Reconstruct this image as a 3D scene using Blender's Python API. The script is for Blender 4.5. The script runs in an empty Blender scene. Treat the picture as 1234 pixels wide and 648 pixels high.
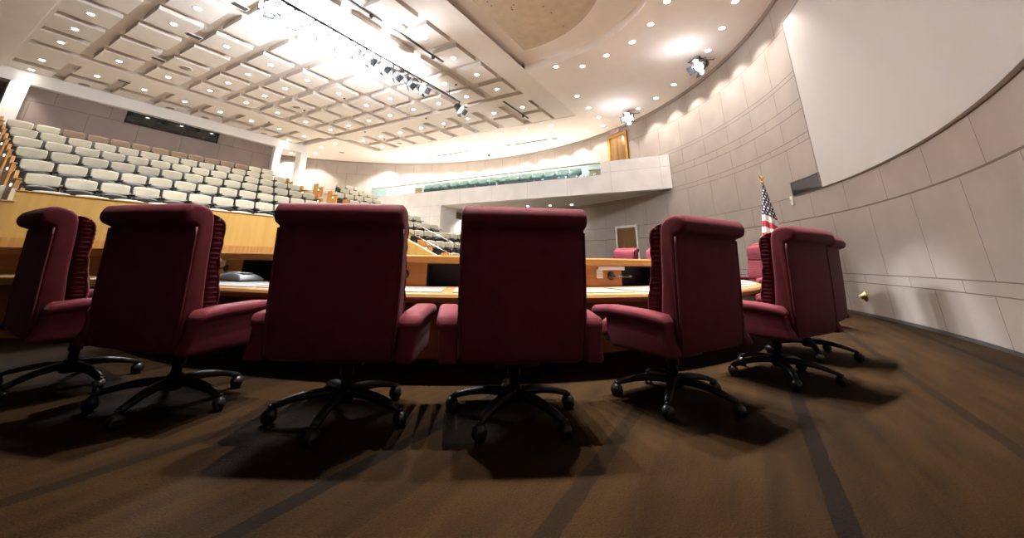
import bpy, bmesh, math, random
from mathutils import Vector, Matrix
from math import sin, cos, pi, radians, sqrt, atan2
random.seed(7)
SC = bpy.context.scene
COL = SC.collection
# ------------------------------------------------------------------ frame of the room
# world x = along the seating rows, y = towards the back wall of the hall, z up (metres)
YA = radians(31.62)
EYE = 0.8
def T(X, Y):
    return (X*sin(YA) + Y*cos(YA), -X*cos(YA) + Y*sin(YA))
CX, CY = T(-.55, 7.5)            # centre of the round dais
WX, WY = T(-6.7, 11.01)          # centre of the big curved wall
WR = 13.61
ZC = 6.76                        # perimeter ceiling
def ring(th, r):                 # th in degrees round the dais, 0 = straight ahead of the camera
    t = radians(th)
    return T(-.55 + r*sin(t), 7.5 - r*cos(t))
def wallpt(th, r=WR):            # th in degrees, 0 = the photograph's right
    t = radians(th)
    return T(-6.7 + r*cos(t), 11.01 + r*sin(t))

# ------------------------------------------------------------------ materials
MATS = {}
def mat(name, col, rough=.6, metal=0, noise=0, nscale=8, bump=0, bscale=60, emit=None, es=1, spec=.5, stretch=None, sheen=0, trans=0):
    if name in MATS: return MATS[name]
    m = bpy.data.materials.new(name); m.use_nodes = True
    nt = m.node_tree; b = nt.nodes['Principled BSDF']
    b.inputs['Base Color'].default_value = (*col, 1)
    b.inputs['Roughness'].default_value = rough
    b.inputs['Metallic'].default_value = metal
    b.inputs['Specular IOR Level'].default_value = spec
    if sheen: b.inputs['Sheen Weight'].default_value = sheen
    if trans: b.inputs['Transmission Weight'].default_value = trans
    tc = None
    if noise or bump:
        tc = nt.nodes.new('ShaderNodeTexCoord')
        mp = nt.nodes.new('ShaderNodeMapping')
        nt.links.new(tc.outputs['Object'], mp.inputs['Vector'])
        if stretch: mp.inputs['Scale'].default_value = stretch
    if noise:
        n = nt.nodes.new('ShaderNodeTexNoise'); n.inputs['Scale'].default_value = nscale; n.inputs['Detail'].default_value = 4
        nt.links.new(mp.outputs[0], n.inputs['Vector'])
        r = nt.nodes.new('ShaderNodeValToRGB')
        r.color_ramp.elements[0].position = .3; r.color_ramp.elements[1].position = .7
        r.color_ramp.elements[0].color = (*[max(0, c*(1-noise)) for c in col], 1)
        r.color_ramp.elements[1].color = (*[min(1, c*(1+noise)) for c in col], 1)
        nt.links.new(n.outputs['Fac'], r.inputs[0]); nt.links.new(r.outputs[0], b.inputs['Base Color'])
    if bump:
        n2 = nt.nodes.new('ShaderNodeTexNoise'); n2.inputs['Scale'].default_value = bscale; n2.inputs['Detail'].default_value = 3
        nt.links.new(mp.outputs[0], n2.inputs['Vector'])
        bp = nt.nodes.new('ShaderNodeBump'); bp.inputs['Strength'].default_value = bump; bp.inputs['Distance'].default_value = .01
        nt.links.new(n2.outputs['Fac'], bp.inputs['Height']); nt.links.new(bp.outputs[0], b.inputs['Normal'])
    if emit:
        b.inputs['Emission Color'].default_value = (*emit, 1); b.inputs['Emission Strength'].default_value = es
        m.cycles.emission_sampling = 'NONE' if es < 60 else 'AUTO'
    MATS[name] = m
    return m

def M_new(name):
    m = bpy.data.materials.new(name); m.use_nodes = True
    return m, m.node_tree, m.node_tree.nodes['Principled BSDF']
def mth(nt, op, a, b=None, c=None):
    n = nt.nodes.new('ShaderNodeMath'); n.operation = op
    for i, v in enumerate((a, b, c)):
        if v is None: continue
        if isinstance(v, (int, float)): n.inputs[i].default_value = v
        else: nt.links.new(v, n.inputs[i])
    return n.outputs[0]

def panel_material(name, colr, seams_z, bands, pitch, seamcol, rough=.55, w=.012, thick=()):
    """fabric wall panels: UV.x = run along the wall (m), UV.y = height (m); seams_z = horizontal joints,
    bands = (z0, z1, offset) rows of vertical joints every `pitch` metres"""
    m, nt, b = M_new(name)
    uv = nt.nodes.new('ShaderNodeUVMap')
    sep = nt.nodes.new('ShaderNodeSeparateXYZ'); nt.links.new(uv.outputs[0], sep.inputs[0])
    u, v = sep.outputs[0], sep.outputs[1]
    tot = None
    for z in seams_z:
        ww = .022 if z in thick else w
        s = mth(nt, 'LESS_THAN', mth(nt, 'ABSOLUTE', mth(nt, 'SUBTRACT', v, z)), ww*.55)
        tot = s if tot is None else mth(nt, 'MAXIMUM', tot, s)
    for z0, z1, off in bands:
        f = mth(nt, 'FRACT', mth(nt, 'DIVIDE', mth(nt, 'SUBTRACT', u, off), pitch))
        s = mth(nt, 'LESS_THAN', f, w/pitch)
        s = mth(nt, 'MULTIPLY', s, mth(nt, 'MULTIPLY', mth(nt, 'GREATER_THAN', v, z0), mth(nt, 'LESS_THAN', v, z1)))
        tot = mth(nt, 'MAXIMUM', tot, s)
    n = nt.nodes.new('ShaderNodeTexNoise'); n.inputs['Scale'].default_value = 1.6; n.inputs['Detail'].default_value = 3
    mp = nt.nodes.new('ShaderNodeTexCoord'); nt.links.new(mp.outputs['Object'], n.inputs['Vector'])
    r = nt.nodes.new('ShaderNodeValToRGB')
    r.color_ramp.elements[0].position = .35; r.color_ramp.elements[1].position = .65
    r.color_ramp.elements[0].color = (*[c*.94 for c in colr], 1); r.color_ramp.elements[1].color = (*[min(1, c*1.05) for c in colr], 1)
    nt.links.new(n.outputs['Fac'], r.inputs[0])
    mx = nt.nodes.new('ShaderNodeMix'); mx.data_type = 'RGBA'
    nt.links.new(tot, mx.inputs[0]); nt.links.new(r.outputs[0], mx.inputs[6]); mx.inputs[7].default_value = (*seamcol, 1)
    nt.links.new(mx.outputs[2], b.inputs['Base Color'])
    bp = nt.nodes.new('ShaderNodeBump'); bp.inputs['Strength'].default_value = .6; bp.inputs['Distance'].default_value = .01; bp.invert = True
    nt.links.new(tot, bp.inputs['Height']); nt.links.new(bp.outputs[0], b.inputs['Normal'])
    b.inputs['Roughness'].default_value = rough
    b.inputs['Specular IOR Level'].default_value = .25
    return m

def wood(name, col, dark, scale=1., rough=.35, vert=False):
    m, nt, b = M_new(name)
    tc = nt.nodes.new('ShaderNodeTexCoord'); mp = nt.nodes.new('ShaderNodeMapping')
    nt.links.new(tc.outputs['Object'], mp.inputs['Vector'])
    mp.inputs['Scale'].default_value = (14*scale, 14*scale, .8*scale) if vert else (2*scale, 2*scale, 22*scale)
    n = nt.nodes.new('ShaderNodeTexNoise'); n.inputs['Scale'].default_value = 1.; n.inputs['Detail'].default_value = 6; n.inputs['Distortion'].default_value = .4
    nt.links.new(mp.outputs[0], n.inputs['Vector'])
    r = nt.nodes.new('ShaderNodeValToRGB')
    r.color_ramp.elements[0].position = .32; r.color_ramp.elements[1].position = .68
    r.color_ramp.elements[0].color = (*dark, 1); r.color_ramp.elements[1].color = (*col, 1)
    nt.links.new(n.outputs['Fac'], r.inputs[0]); nt.links.new(r.outputs[0], b.inputs['Base Color'])
    b.inputs['Roughness'].default_value = rough
    return m

def carpet_material():
    m, nt, b = M_new('carpet')
    tc = nt.nodes.new('ShaderNodeTexCoord')
    sep = nt.nodes.new('ShaderNodeSeparateXYZ'); nt.links.new(tc.outputs['Object'], sep.inputs[0])
    y = sep.outputs[1]
    # stripes along the rows: narrow dark lines and broad tonal bands
    nz = nt.nodes.new('ShaderNodeTexNoise'); nz.inputs['Scale'].default_value = 6; nt.links.new(tc.outputs['Object'], nz.inputs['Vector'])
    yy = mth(nt, 'ADD', y, mth(nt, 'MULTIPLY', nz.outputs['Fac'], .02))
    f1 = mth(nt, 'FRACT', mth(nt, 'DIVIDE', mth(nt, 'ADD', yy, .985), .80))
    l1 = mth(nt, 'LESS_THAN', f1, .09)
    f2 = mth(nt, 'FRACT', mth(nt, 'DIVIDE', mth(nt, 'ADD', yy, .45), 1.6))
    l2 = mth(nt, 'LESS_THAN', f2, .32)
    fac = mth(nt, 'MINIMUM', mth(nt, 'ADD', mth(nt, 'MULTIPLY', l1, .6), mth(nt, 'MULTIPLY', l2, .35)), 1.)
    n = nt.nodes.new('ShaderNodeTexNoise'); n.inputs['Scale'].default_value = 140; n.inputs['Detail'].default_value = 4
    nt.links.new(tc.outputs['Object'], n.inputs['Vector'])
    n3 = nt.nodes.new('ShaderNodeTexNoise'); n3.inputs['Scale'].default_value = 3.; n3.inputs['Detail'].default_value = 3
    mp = nt.nodes.new('ShaderNodeMapping'); mp.inputs['Scale'].default_value = (.5, 3, 1); nt.links.new(tc.outputs['Object'], mp.inputs['Vector'])
    nt.links.new(mp.outputs[0], n3.inputs['Vector'])
    r = nt.nodes.new('ShaderNodeValToRGB')
    r.color_ramp.elements[0].color = (.008, .0036, .0008, 1); r.color_ramp.elements[1].color = (.031, .0145, .0034, 1)
    r.color_ramp.elements[0].position = .36; r.color_ramp.elements[1].position = .66
    nt.links.new(mth(nt, 'ADD', mth(nt, 'MULTIPLY', n.outputs['Fac'], .6), mth(nt, 'MULTIPLY', n3.outputs['Fac'], .4)), r.inputs[0])
    mx = nt.nodes.new('ShaderNodeMix'); mx.data_type = 'RGBA'
    nt.links.new(fac, mx.inputs[0]); nt.links.new(r.outputs[0], mx.inputs[6]); mx.inputs[7].default_value = (.004, .0022, .0012, 1)
    nt.links.new(mx.outputs[2], b.inputs['Base Color'])
    bp = nt.nodes.new('ShaderNodeBump'); bp.inputs['Strength'].default_value = .7; bp.inputs['Distance'].default_value = .01
    nt.links.new(n.outputs['Fac'], bp.inputs['Height']); nt.links.new(bp.outputs[0], b.inputs['Normal'])
    b.inputs['Roughness'].default_value = .95; b.inputs['Specular IOR Level'].default_value = .1
    return m

WALLCOL = (.35, .302, .268)
Z_SEAMS = [.53, .67, 1.75, 2.26, 3.32, 3.47, 3.99, 4.22, 4.76, 4.87, 5.94]
M_WALL = panel_material('wall_fabric_panels', WALLCOL, Z_SEAMS,
    [(0, .53, -3.50), (.67, 1.75, -3.62), (.53, .67, -2.95), (1.75, 2.26, -.56), (2.26, 3.32, -.05), (3.47, 3.99, -.03), (4.22, 4.76, -.03), (4.87, 5.94, -.03), (5.94, 6.8, -.62), (3.32, 3.47, -.6), (3.99, 4.22, -.6)],
    1.22, (.13, .095, .075), thick=(1.75,))
M_BACK = panel_material('dark_wall_panels', (.225, .175, .155), [5.86], [(0, 5.86, .55), (5.86, 6.8, 1.1)], 1.5, (.08, .06, .05))
M_PARA = panel_material('balcony_panels', (.74, .71, .68), [4.3, 3.45, 2.9, 2.2, 1.4], [(0, 9, .3)], 1.9, (.42, .38, .35), w=.010)
M_CEIL = mat('ceiling_plaster', (.88, .82, .77), .9, noise=.02, nscale=2, spec=.1)
M_COFF = mat('coffer_tile', (.78, .73, .68), .92, noise=.03, nscale=40, bump=.15, bscale=120, spec=.1)
M_JOINT = mat('ceiling_joint_shade', (.60, .54, .49), .9, spec=.1)  # shade of the recessed joints put into a darker tone
M_BAFF = mat('perforated_tan_panel', (.50, .40, .29), .7, noise=.08, nscale=5, spec=.2)
M_WHITE = mat('white_plaster', (.80, .785, .755), .8, noise=.02, nscale=3, spec=.2)
M_SCREEN = mat('white_screen_surface', (.52, .505, .485), .75, noise=.015, nscale=1.5, spec=.2)
M_CARPET = carpet_material()
M_TIER = mat('tier_carpet', (.42, .37, .31), .95, noise=.2, nscale=30)  # pale tone chosen to bounce light up to the coffers
M_MAPLE = wood('maple_panel', (.54, .335, .10), (.46, .27, .072), .7, .3, vert=True)
M_DESK = wood('desk_wood', (.46, .21, .062), (.37, .155, .04), 1., .3)
M_DESKTOP = wood('desk_edge_wood', (.30, .175, .068), (.25, .135, .047), 1., .28)
M_OAK = wood('oak_end_panel', (.50, .25, .07), (.36, .16, .04), 1., .35, vert=True)
M_DOOR = wood('door_wood', (.20, .10, .022), (.13, .06, .012), .8, .35, vert=True)
M_GOLDW = wood('golden_frame_wood', (.40, .21, .03), (.33, .165, .02), .8, .35, vert=True)
M_PAD = mat('writing_surface_laminate', (.175, .173, .17), .45, noise=.02, nscale=30)
M_RED = mat('burgundy_upholstery', (.105, .0175, .026), .6, noise=.12, nscale=14, bump=.2, bscale=380, sheen=.03, spec=.07)
M_REDP = mat('burgundy_piping', (.10, .016, .024), .5, noise=.05, nscale=14, spec=.35)
M_BLACK = mat('black_plastic', (.012, .012, .014), .38, spec=.5)
M_BLACKM = mat('black_metal', (.012, .0125, .015), .38, metal=.3)
M_CUBBY = mat('black_cubby_lining', (.006, .006, .007), .6)
M_CREAM = mat('cream_seat_fabric', (.35, .325, .255), .85, noise=.05, nscale=40, bump=.2, bscale=300, spec=.15)
M_SEATSHADE = mat('shaded_seat_fabric', (.17, .12, .085), .85, noise=.05, nscale=40, bump=.2, bscale=300, spec=.15)  # cream fabric darkened to hold the shade along the back row
M_CHROME = mat('polished_steel', (.72, .72, .70), .22, metal=1)
M_BRASS = mat('brass', (.80, .56, .22), .25, metal=1)
M_LENS = mat('lamp_lens', (1, 1, 1), .4, emit=(1, .93, .84), es=26)
M_LENSC = mat('stage_lens', (1, 1, 1), .3, emit=(.86, .92, 1), es=45)
M_TRIM = mat('lamp_trim', (.86, .82, .78), .5)
M_GRILLE = mat('speaker_grille', (.30, .24, .20), .7)
M_SLOT = mat('dark_slot', (.05, .045, .042), .6)
M_RUBBER = mat('dark_window_glass', (.015, .016, .018), .06, spec=.6)
M_SIGN = mat('exit_sign_face', (.30, .25, .24), .6, emit=(1, .82, .80), es=.10, spec=.1)
M_SIGNR = mat('exit_sign_letters', (.30, .010, .012), .6, emit=(1, .03, .03), es=.12, spec=.05)
M_GREY = mat('grey_plastic', (.05, .054, .06), .45, noise=.1, nscale=9, spec=.3)
M_LGREY = mat('light_grey_plastic', (.62, .62, .60), .4)
M_FLAGP = mat('flag_pole_wood', (.22, .10, .04), .3)
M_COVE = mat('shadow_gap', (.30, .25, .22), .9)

def glass_material():
    m, nt, b = M_new('clear_teal_glass')
    out = nt.nodes['Material Output']; nt.nodes.remove(b)
    tr = nt.nodes.new('ShaderNodeBsdfTransparent'); tr.inputs[0].default_value = (.70, .875, .90, 1)
    gl = nt.nodes.new('ShaderNodeBsdfGlossy'); gl.inputs['Roughness'].default_value = .03; gl.inputs[0].default_value = (.8, .95, 1, 1)
    df = nt.nodes.new('ShaderNodeBsdfDiffuse'); df.inputs[0].default_value = (.62, .82, .86, 1)
    m1 = nt.nodes.new('ShaderNodeMixShader'); m1.inputs[0].default_value = .05
    m2 = nt.nodes.new('ShaderNodeMixShader'); m2.inputs[0].default_value = .05
    nt.links.new(tr.outputs[0], m1.inputs[1]); nt.links.new(gl.outputs[0], m1.inputs[2])
    nt.links.new(m1.outputs[0], m2.inputs[1]); nt.links.new(df.outputs[0], m2.inputs[2])
    nt.links.new(m2.outputs[0], out.inputs[0])
    return m
M_GLASS = glass_material()

# ------------------------------------------------------------------ mesh helpers
class MB:
    def __init__(s): s.bm = bmesh.new(); s.uv = None
    def add(s, verts, faces, mi=0, smooth=False):
        vs = [s.bm.verts.new(v) for v in verts]
        for f in faces:
            try:
                fc = s.bm.faces.new([vs[i] for i in f]); fc.material_index = mi; fc.smooth = smooth
            except ValueError: pass
        return vs
    def box(s, x0, x1, y0, y1, z0, z1, mi=0, bev=0, seg=2, fn=None, cuts=0, smooth=False):
        t = bmesh.new()
        bmesh.ops.create_cube(t, size=1)
        for v in t.verts:
            v.co = Vector(((x0+x1)/2 + v.co.x*(x1-x0), (y0+y1)/2 + v.co.y*(y1-y0), (z0+z1)/2 + v.co.z*(z1-z0)))
        if bev: bmesh.ops.bevel(t, geom=t.edges[:], offset=bev, segments=seg, profile=.5, affect='EDGES')
        if cuts: bmesh.ops.subdivide_edges(t, edges=t.edges[:], cuts=cuts, use_grid_fill=True)
        if fn:
            for v in t.verts: v.co = Vector(fn(v.co))
        s.merge(t, mi, smooth or bool(bev))
        return s
    def merge(s, t, mi=0, smooth=False, M=None):
        if M is not None: bmesh.ops.transform(t, matrix=M, verts=t.verts[:])
        mp = {}
        for v in t.verts: mp[v] = s.bm.verts.new(v.co)
        for f in t.faces:
            fc = s.bm.faces.new([mp[v] for v in f.verts]); fc.material_index = mi; fc.smooth = smooth
        t.free()
    def prism(s, poly, z0, z1, mi=0, bottom=True, top=True):
        n = len(poly)
        vs = [s.bm.verts.new((x, y, z0)) for x, y in poly] + [s.bm.verts.new((x, y, z1)) for x, y in poly]
        for i in range(n):
            f = s.bm.faces.new((vs[i], vs[(i+1) % n], vs[n+(i+1) % n], vs[n+i])); f.material_index = mi
        fs = []
        if bottom: fs.append(s.bm.faces.new(list(reversed(vs[:n]))))
        if top: fs.append(s.bm.faces.new(vs[n:]))
        for f in fs: f.material_index = mi
        bmesh.ops.triangulate(s.bm, faces=fs)
        return s
    def tube(s, pts, r, seg=8, mi=0, cap=True):
        pts = [Vector(p) for p in pts]; rs = r if isinstance(r, (list, tuple)) else [r]*len(pts)
        rings = []
        up = None
        for i, p in enumerate(pts):
            d = (pts[min(i+1, len(pts)-1)] - pts[max(i-1, 0)]).normalized()
            if up is None: up = Vector((0, 0, 1)) if abs(d.z) < .9 else Vector((1, 0, 0))
            a = d.cross(up).normalized(); b = a.cross(d).normalized(); up = b
            rings.append([s.bm.verts.new(p + (a*cos(2*pi*k/seg) + b*sin(2*pi*k/seg))*rs[i]) for k in range(seg)])
        for i in range(len(rings)-1):
            for k in range(seg):
                f = s.bm.faces.new((rings[i][k], rings[i][(k+1) % seg], rings[i+1][(k+1) % seg], rings[i+1][k])); f.smooth = True; f.material_index = mi
        if cap:
            for rg in (rings[0], list(reversed(rings[-1]))):
                f = s.bm.faces.new(rg); f.material_index = mi
        return s
    def lathe(s, prof, seg=20, mi=0, M=None, smooth=True):
        rings = []
        for r, z in prof:
            rings.append([Vector((r*cos(2*pi*k/seg), r*sin(2*pi*k/seg), z)) for k in range(seg)] if r > 1e-6 else [Vector((0, 0, z))])
        if M is not None: rings = [[M @ v for v in rg] for rg in rings]
        R = [[s.bm.verts.new(v) for v in rg] for rg in rings]
        for i in range(len(R)-1):
            for k in range(seg):
                k2 = (k+1) % seg
                a, b = R[i], R[i+1]
                q = [a[k % len(a)], a[k2 % len(a)], b[k2 % len(b)], b[k % len(b)]]
                q = [v for j, v in enumerate(q) if v not in q[:j]]
                if len(q) > 2:
                    f = s.bm.faces.new(q); f.smooth = smooth; f.material_index = mi
        return s
    def grid(s, fn, nu, nv, mi=0, smooth=True, uvfn=None):
        V = [[s.bm.verts.new(fn(i/nu, j/nv)) for j in range(nv+1)] for i in range(nu+1)]
        if uvfn and s.uv is None: s.uv = s.bm.loops.layers.uv.new('UVMap')
        for i in range(nu):
            for j in range(nv):
                f = s.bm.faces.new((V[i][j], V[i+1][j], V[i+1][j+1], V[i][j+1])); f.smooth = smooth; f.material_index = mi
                if uvfn:
                    for l, (a, b) in zip(f.loops, ((i, j), (i+1, j), (i+1, j+1), (i, j+1))): l[s.uv].uv = uvfn(a/nu, b/nv)
        return s
    def arc(s, r0, r1, t0, t1, z0, z1, mi=0, step=1.5, prof=None, bev=0):
        """sector of the dais ring; prof = closed (r, z) outline"""
        n = max(2, int(abs(t1-t0)/step))
        if prof is None:
            if bev:
                b = bev; prof = [(r0, z0), (r1-b, z0), (r1-b*.3, z0+b*.3), (r1, z0+b), (r1, z1-b), (r1-b*.3, z1-b*.3), (r1-b, z1), (r0, z1)]
            else: prof = [(r0, z0), (r1, z0), (r1, z1), (r0, z1)]
        R = []
        for i in range(n+1):
            th = t0 + (t1-t0)*i/n
            R.append([s.bm.verts.new((*ring(th, r), z)) for r, z in prof])
        m = len(prof)
        for i in range(n):
            for k in range(m):
                f = s.bm.faces.new((R[i][k], R[i][(k+1) % m], R[i+1][(k+1) % m], R[i+1][k])); f.material_index = mi
        for rg in (list(reversed(R[0])), R[-1]):
            f = s.bm.faces.new(rg); f.material_index = mi
        return s
    def build(s, name, mats, parent=None, loc=(0, 0, 0), rz=0, normals=True):
        if normals: bmesh.ops.recalc_face_normals(s.bm, faces=s.bm.faces[:])
        me = bpy.data.meshes.new(name); s.bm.to_mesh(me); s.bm.free()
        for m in (mats if isinstance(mats, (list, tuple)) else [mats]): me.materials.append(m)
        o = bpy.data.objects.new(name, me); COL.objects.link(o)
        o.location = loc; o.rotation_euler = (0, 0, rz)
        if parent: o.parent = parent
        return o

def tag(o, label=None, cat=None, group=None, kind=None):
    if label: o['label'] = label
    if cat: o['category'] = cat
    if group: o['group'] = group
    if kind: o['kind'] = kind
    return o
def empty(name, loc=(0, 0, 0), rz=0):
    o = bpy.data.objects.new(name, None); COL.objects.link(o); o.location = loc; o.rotation_euler = (0, 0, rz)
    o.empty_display_size = .2
    return o
def copy_tree(o, parent=None):
    c = o.copy(); COL.objects.link(c)
    if parent: c.parent = parent
    for ch in list(KIDS.get(o.name, [])) or [k for k in o.children]: copy_tree(ch, c)
    return c
KIDS = {}
def struct(o): o['kind'] = 'structure'; return o
ORD = ['first', 'second', 'third', 'fourth', 'fifth', 'sixth', 'seventh', 'eighth', 'ninth', 'tenth', 'eleventh', 'twelfth', 'thirteenth', 'fourteenth', 'fifteenth', 'sixteenth', 'seventeenth', 'eighteenth', 'nineteenth', 'twentieth']
NORD = ORD
def light(kind, name, loc, energy, color, **kw):
    d = bpy.data.lights.new(name, kind); d.energy = energy; d.color = color
    for k, v in kw.items(): setattr(d, k, v)
    o = bpy.data.objects.new(name, d); COL.objects.link(o); o.location = loc
    return o
def aim(o, target):
    d = Vector(target) - o.location
    o.rotation_euler = d.to_track_quat('-Z', 'Y').to_euler()

# ------------------------------------------------------------------ SETTING
mb = MB(); mb.box(-9, 26, -14, 27, -.12, 0)
struct(mb.build('floor', M_CARPET))
mb = MB(); mb.prism([ring(t, 3.57) for t in range(0, 360, 6)], 0, .012); struct(mb.build('floor_bounce', M_TIER))  # unseen pale disc added inside the dais to bounce light upward

# stepped floor of the audience
def rowy(k): return 11.65 + 1.22*k
def rowz(k): return 1.79 + .47*k - .55          # floor height of row k
mb = MB()
for k in range(0, 7):
    x0, x1 = 1.0, 15.4
    mb.box(x0, x1, rowy(k)-.62 if k else 11.14, rowy(k)+.60 if k < 6 else 22.2, 0, rowz(k))
for k in (-2, -1):
    mb.box(11.4, 18.6, rowy(k)-.62, rowy(k)+.60, 0, rowz(k))
mb.box(15.4, 18.8, rowy(0)-.62, 12.85, 0, rowz(0))
struct(mb.build('floor_tiers', M_TIER))

# big curved wall
def curved_wall(name, t0, t1, z0, z1, m, r=WR):
    mb = MB(); n = int((t1-t0)/1.5)
    mb.grid(lambda u, v: (*wallpt(t0+(t1-t0)*u, r), z0+(z1-z0)*v), n, 1, uvfn=lambda u, v: (radians(t0+(t1-t0)*u)*WR, z0+(z1-z0)*v))
    mb.grid(lambda u, v: (*wallpt(t0+(t1-t0)*u, r+.2), z0+(z1-z0)*v), n, 1, uvfn=lambda u, v: (0, 0))
    return struct(mb.build(name, m))
curved_wall('wall_right', -66, 152, 0, ZC+.05, M_WALL)
# dark base strip and cove shadow gap at the ceiling
mb = MB()
mb.grid(lambda u, v: (*wallpt(-66+218*u, WR-.012), .045*v), 140, 1)
struct(mb.build('baseboard_right', M_SLOT))
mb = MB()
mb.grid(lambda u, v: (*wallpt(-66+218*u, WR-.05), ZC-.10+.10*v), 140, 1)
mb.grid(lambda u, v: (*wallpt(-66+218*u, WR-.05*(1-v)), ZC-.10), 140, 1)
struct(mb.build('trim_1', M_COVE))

# back wall with dark panels, control-booth window, white piers and beam
BX0, BX1, BY = 1.88, 10.5, 20.5
mb = MB()
bx = [(BX0, 4.58), (4.58, 7.9), (7.9, BX1)]
def bw(x0, x1, z0, z1):
    mb.grid(lambda u, v: (x0+(x1-x0)*u, BY, z0+(z1-z0)*v), 1, 1, smooth=False, uvfn=lambda u, v: (x0+(x1-x0)*u, z0+(z1-z0)*v))
bw(BX0, 4.58, 3, 6.38); bw(7.9, BX1, 3, 6.38); bw(4.58, 7.9, 3, 5.87)
struct(mb.build('wall_back', M_BACK))
mb = MB()
mb.box(4.58, 7.9, BY, BY+.9, 5.85, 5.87); mb.box(4.58, 7.9, BY, BY+.9, 6.38, 6.42); mb.box(4.58, 7.9, BY+.9, BY+.95, 5.8, 6.5)
mb.box(4.55, 4.58, BY, BY+.9, 5.8, 6.5); mb.box(7.9, 7.93, BY, BY+.9, 5.8, 6.5)
struct(mb.build('wall_booth', M_SLOT))
mb = MB(); mb.box(4.58, 7.9, BY+.03, BY+.045, 5.87, 6.38)
w1 = struct(mb.build('window_1', M_RUBBER))
mb = MB()
mb.box(-2.5, 12.3, 20.265, 20.7, 6.36, ZC+.28)
mb.box(1.45, BX0, 20.25, 20.75, 0, 6.36)
mb.box(BX1, BX1+.36, 20.25, 20.75, 0, 6.36)
struct(mb.build('wall_back_frame', M_WHITE))
mb = MB(); mb.box(11.93, 12.3, 20.2, 20.7, 0, 6.36)
tag(mb.build('column', M_WHITE), 'slim white square column right of the dark back wall', 'column')
mb = MB(); mb.box(-3, 1.45, 21.6, 21.7, 0, 6.36)
struct(mb.build('wall_portal', M_BACK))
# wall behind the column is part of the curved wall

# ---- ceiling
def arcpts(r, a0, a1, n):
    return [(CX + r*cos(a0+(a1-a0)*i/n), CY + r*sin(a0+(a1-a0)*i/n)) for i in range(n+1)]
TY0, TX1, TY1, TX2, TX0 = 5.23, 14.85, 17.44, 12.0, 1.15
RR_ = 4.08
h = TY0-CY; ang = math.asin(h/RR_)
bite = arcpts(RR_, pi-ang, 2*pi+ang, 60)          # from left crossing, round the bottom, to the right crossing
mb = MB()
poly = [(-9, -14), (26, -14), (26, TY0)] + list(reversed(bite)) + [(-9, TY0)]
mb.prism(poly, ZC, ZC+.3)
mb.box(TX1, 26, TY0, 27, ZC, ZC+.3)
mb.box(TX2, TX1, TY1, 27, ZC, ZC+.3)
mb.box(-9, TX0, TY0, 20.245, ZC, ZC+.3); mb.box(-9, TX0, 20.4, 27, ZC, ZC+.3)
mb.box(TX0, TX2, 20.4, 27, ZC, ZC+.3)
struct(mb.build('ceiling', M_CEIL))
mb = MB(); mb.prism(arcpts(RR_+.2, 0, 2*pi, 48)[:-1], ZC+.26, ZC+.34)
struct(mb.build('ceiling_recess', M_CEIL))
# coffered tray
COLS = [1.76 + 1.317*j for j in range(8)] + [12.98, 14.29]
ROWS = [5.45+1.38] + [6.84 + 1.375*i for i in range(1, 8)] + [18.62, 20.0]
ZT = ZC+.03; HC = .5; RD = 0; GD = .14
def bands(cent, lo, hi):
    """(start, end, kind) along one axis: t = tile, g = recessed joint, f = flat"""
    out = []; p = lo
    for k, c in enumerate(cent):
        a, b = c-HC, min(c+HC, hi)
        if a-p > .45:
            if k: out += [(p, p+.32, 'g'), (p+.32, a, 'f')]
            else: out += [(p, a-.16, 'f'), (a-.16, a, 'g')]
        elif a > p+1e-4: out.append((p, a, 'g' if k else 'f'))
        out.append((a, b, 't')); p = b
    if hi-p > 1e-3: out.append((p, hi, 'f'))
    return out
mb = MB()
XB_, YB_ = bands(COLS, TX0, TX1), bands(ROWS, TY0, 20.25)
kindz = {}
for i, (x0, x1, kx) in enumerate(XB_):
    for j, (y0, y1, ky) in enumerate(YB_):
        mx, my = (x0+x1)/2, (y0+y1)/2
        if mx > TX2 and my > TY1 + .12: kindz[i, j] = None; continue
        kindz[i, j] = GD if (('g' in (kx, ky)) and 'f' not in (kx, ky)) else 0
for (i, j), g in kindz.items():
    if g is None: continue
    x0, x1, kx = XB_[i]; y0, y1, ky = YB_[j]; z = ZT+g
    mb.add([(x0, y0, z), (x1, y0, z), (x1, y1, z), (x0, y1, z)], [(0, 3, 2, 1)], mi=0 if g else 1)
    for di, dj, e in ((1, 0, ((x1, y0), (x1, y1))), (-1, 0, ((x0, y0), (x0, y1))), (0, 1, ((x0, y1), (x1, y1))), (0, -1, ((x0, y0), (x1, y0)))):
        if g and kindz.get((i+di, j+dj), 0) == 0:
            (ax, ay), (bx_, by_) = e
            mb.add([(ax, ay, ZT), (bx_, by_, ZT), (bx_, by_, z), (ax, ay, z)], [(0, 1, 2, 3)], mi=0)
struct(mb.build('ceiling_coffers', [M_JOINT, M_COFF], normals=False))
# tan acoustic baffle
mb = MB()
bl = 4.65
r_b = 2.86
aa = math.asin((bl-CY)/r_b)
mb.prism(list(reversed(arcpts(r_b, pi-aa, 2*pi+aa, 40))), ZC-.03, ZC+.03)
baf = mb.build('ceiling_baffle', M_BAFF)
tag(baf, 'tan half-round perforated acoustic panel hung in the ceiling recess', 'acoustic panel')
mb = MB()
for i in range(46):
    a = random.uniform(pi, 2*pi); r = random.uniform(.3, 2.7)
    x, y = CX+r*cos(a), CY+r*sin(a)
    mb.lathe([(0, -.006), (.02, -.006), (.02, .0)], 6, M=Matrix.Translation((x, y, ZC-.03)))
mb.build('perforations', M_SLOT, baf)
mb = MB()
for k in range(3):
    x = CX - 2.0 + 2*k
    mb.tube([(x, bl-.4, ZC+.03), (x, bl-.4, ZC+.27)], .01, 6)
mb.build('hanger_rods', M_BLACKM, baf)

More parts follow.
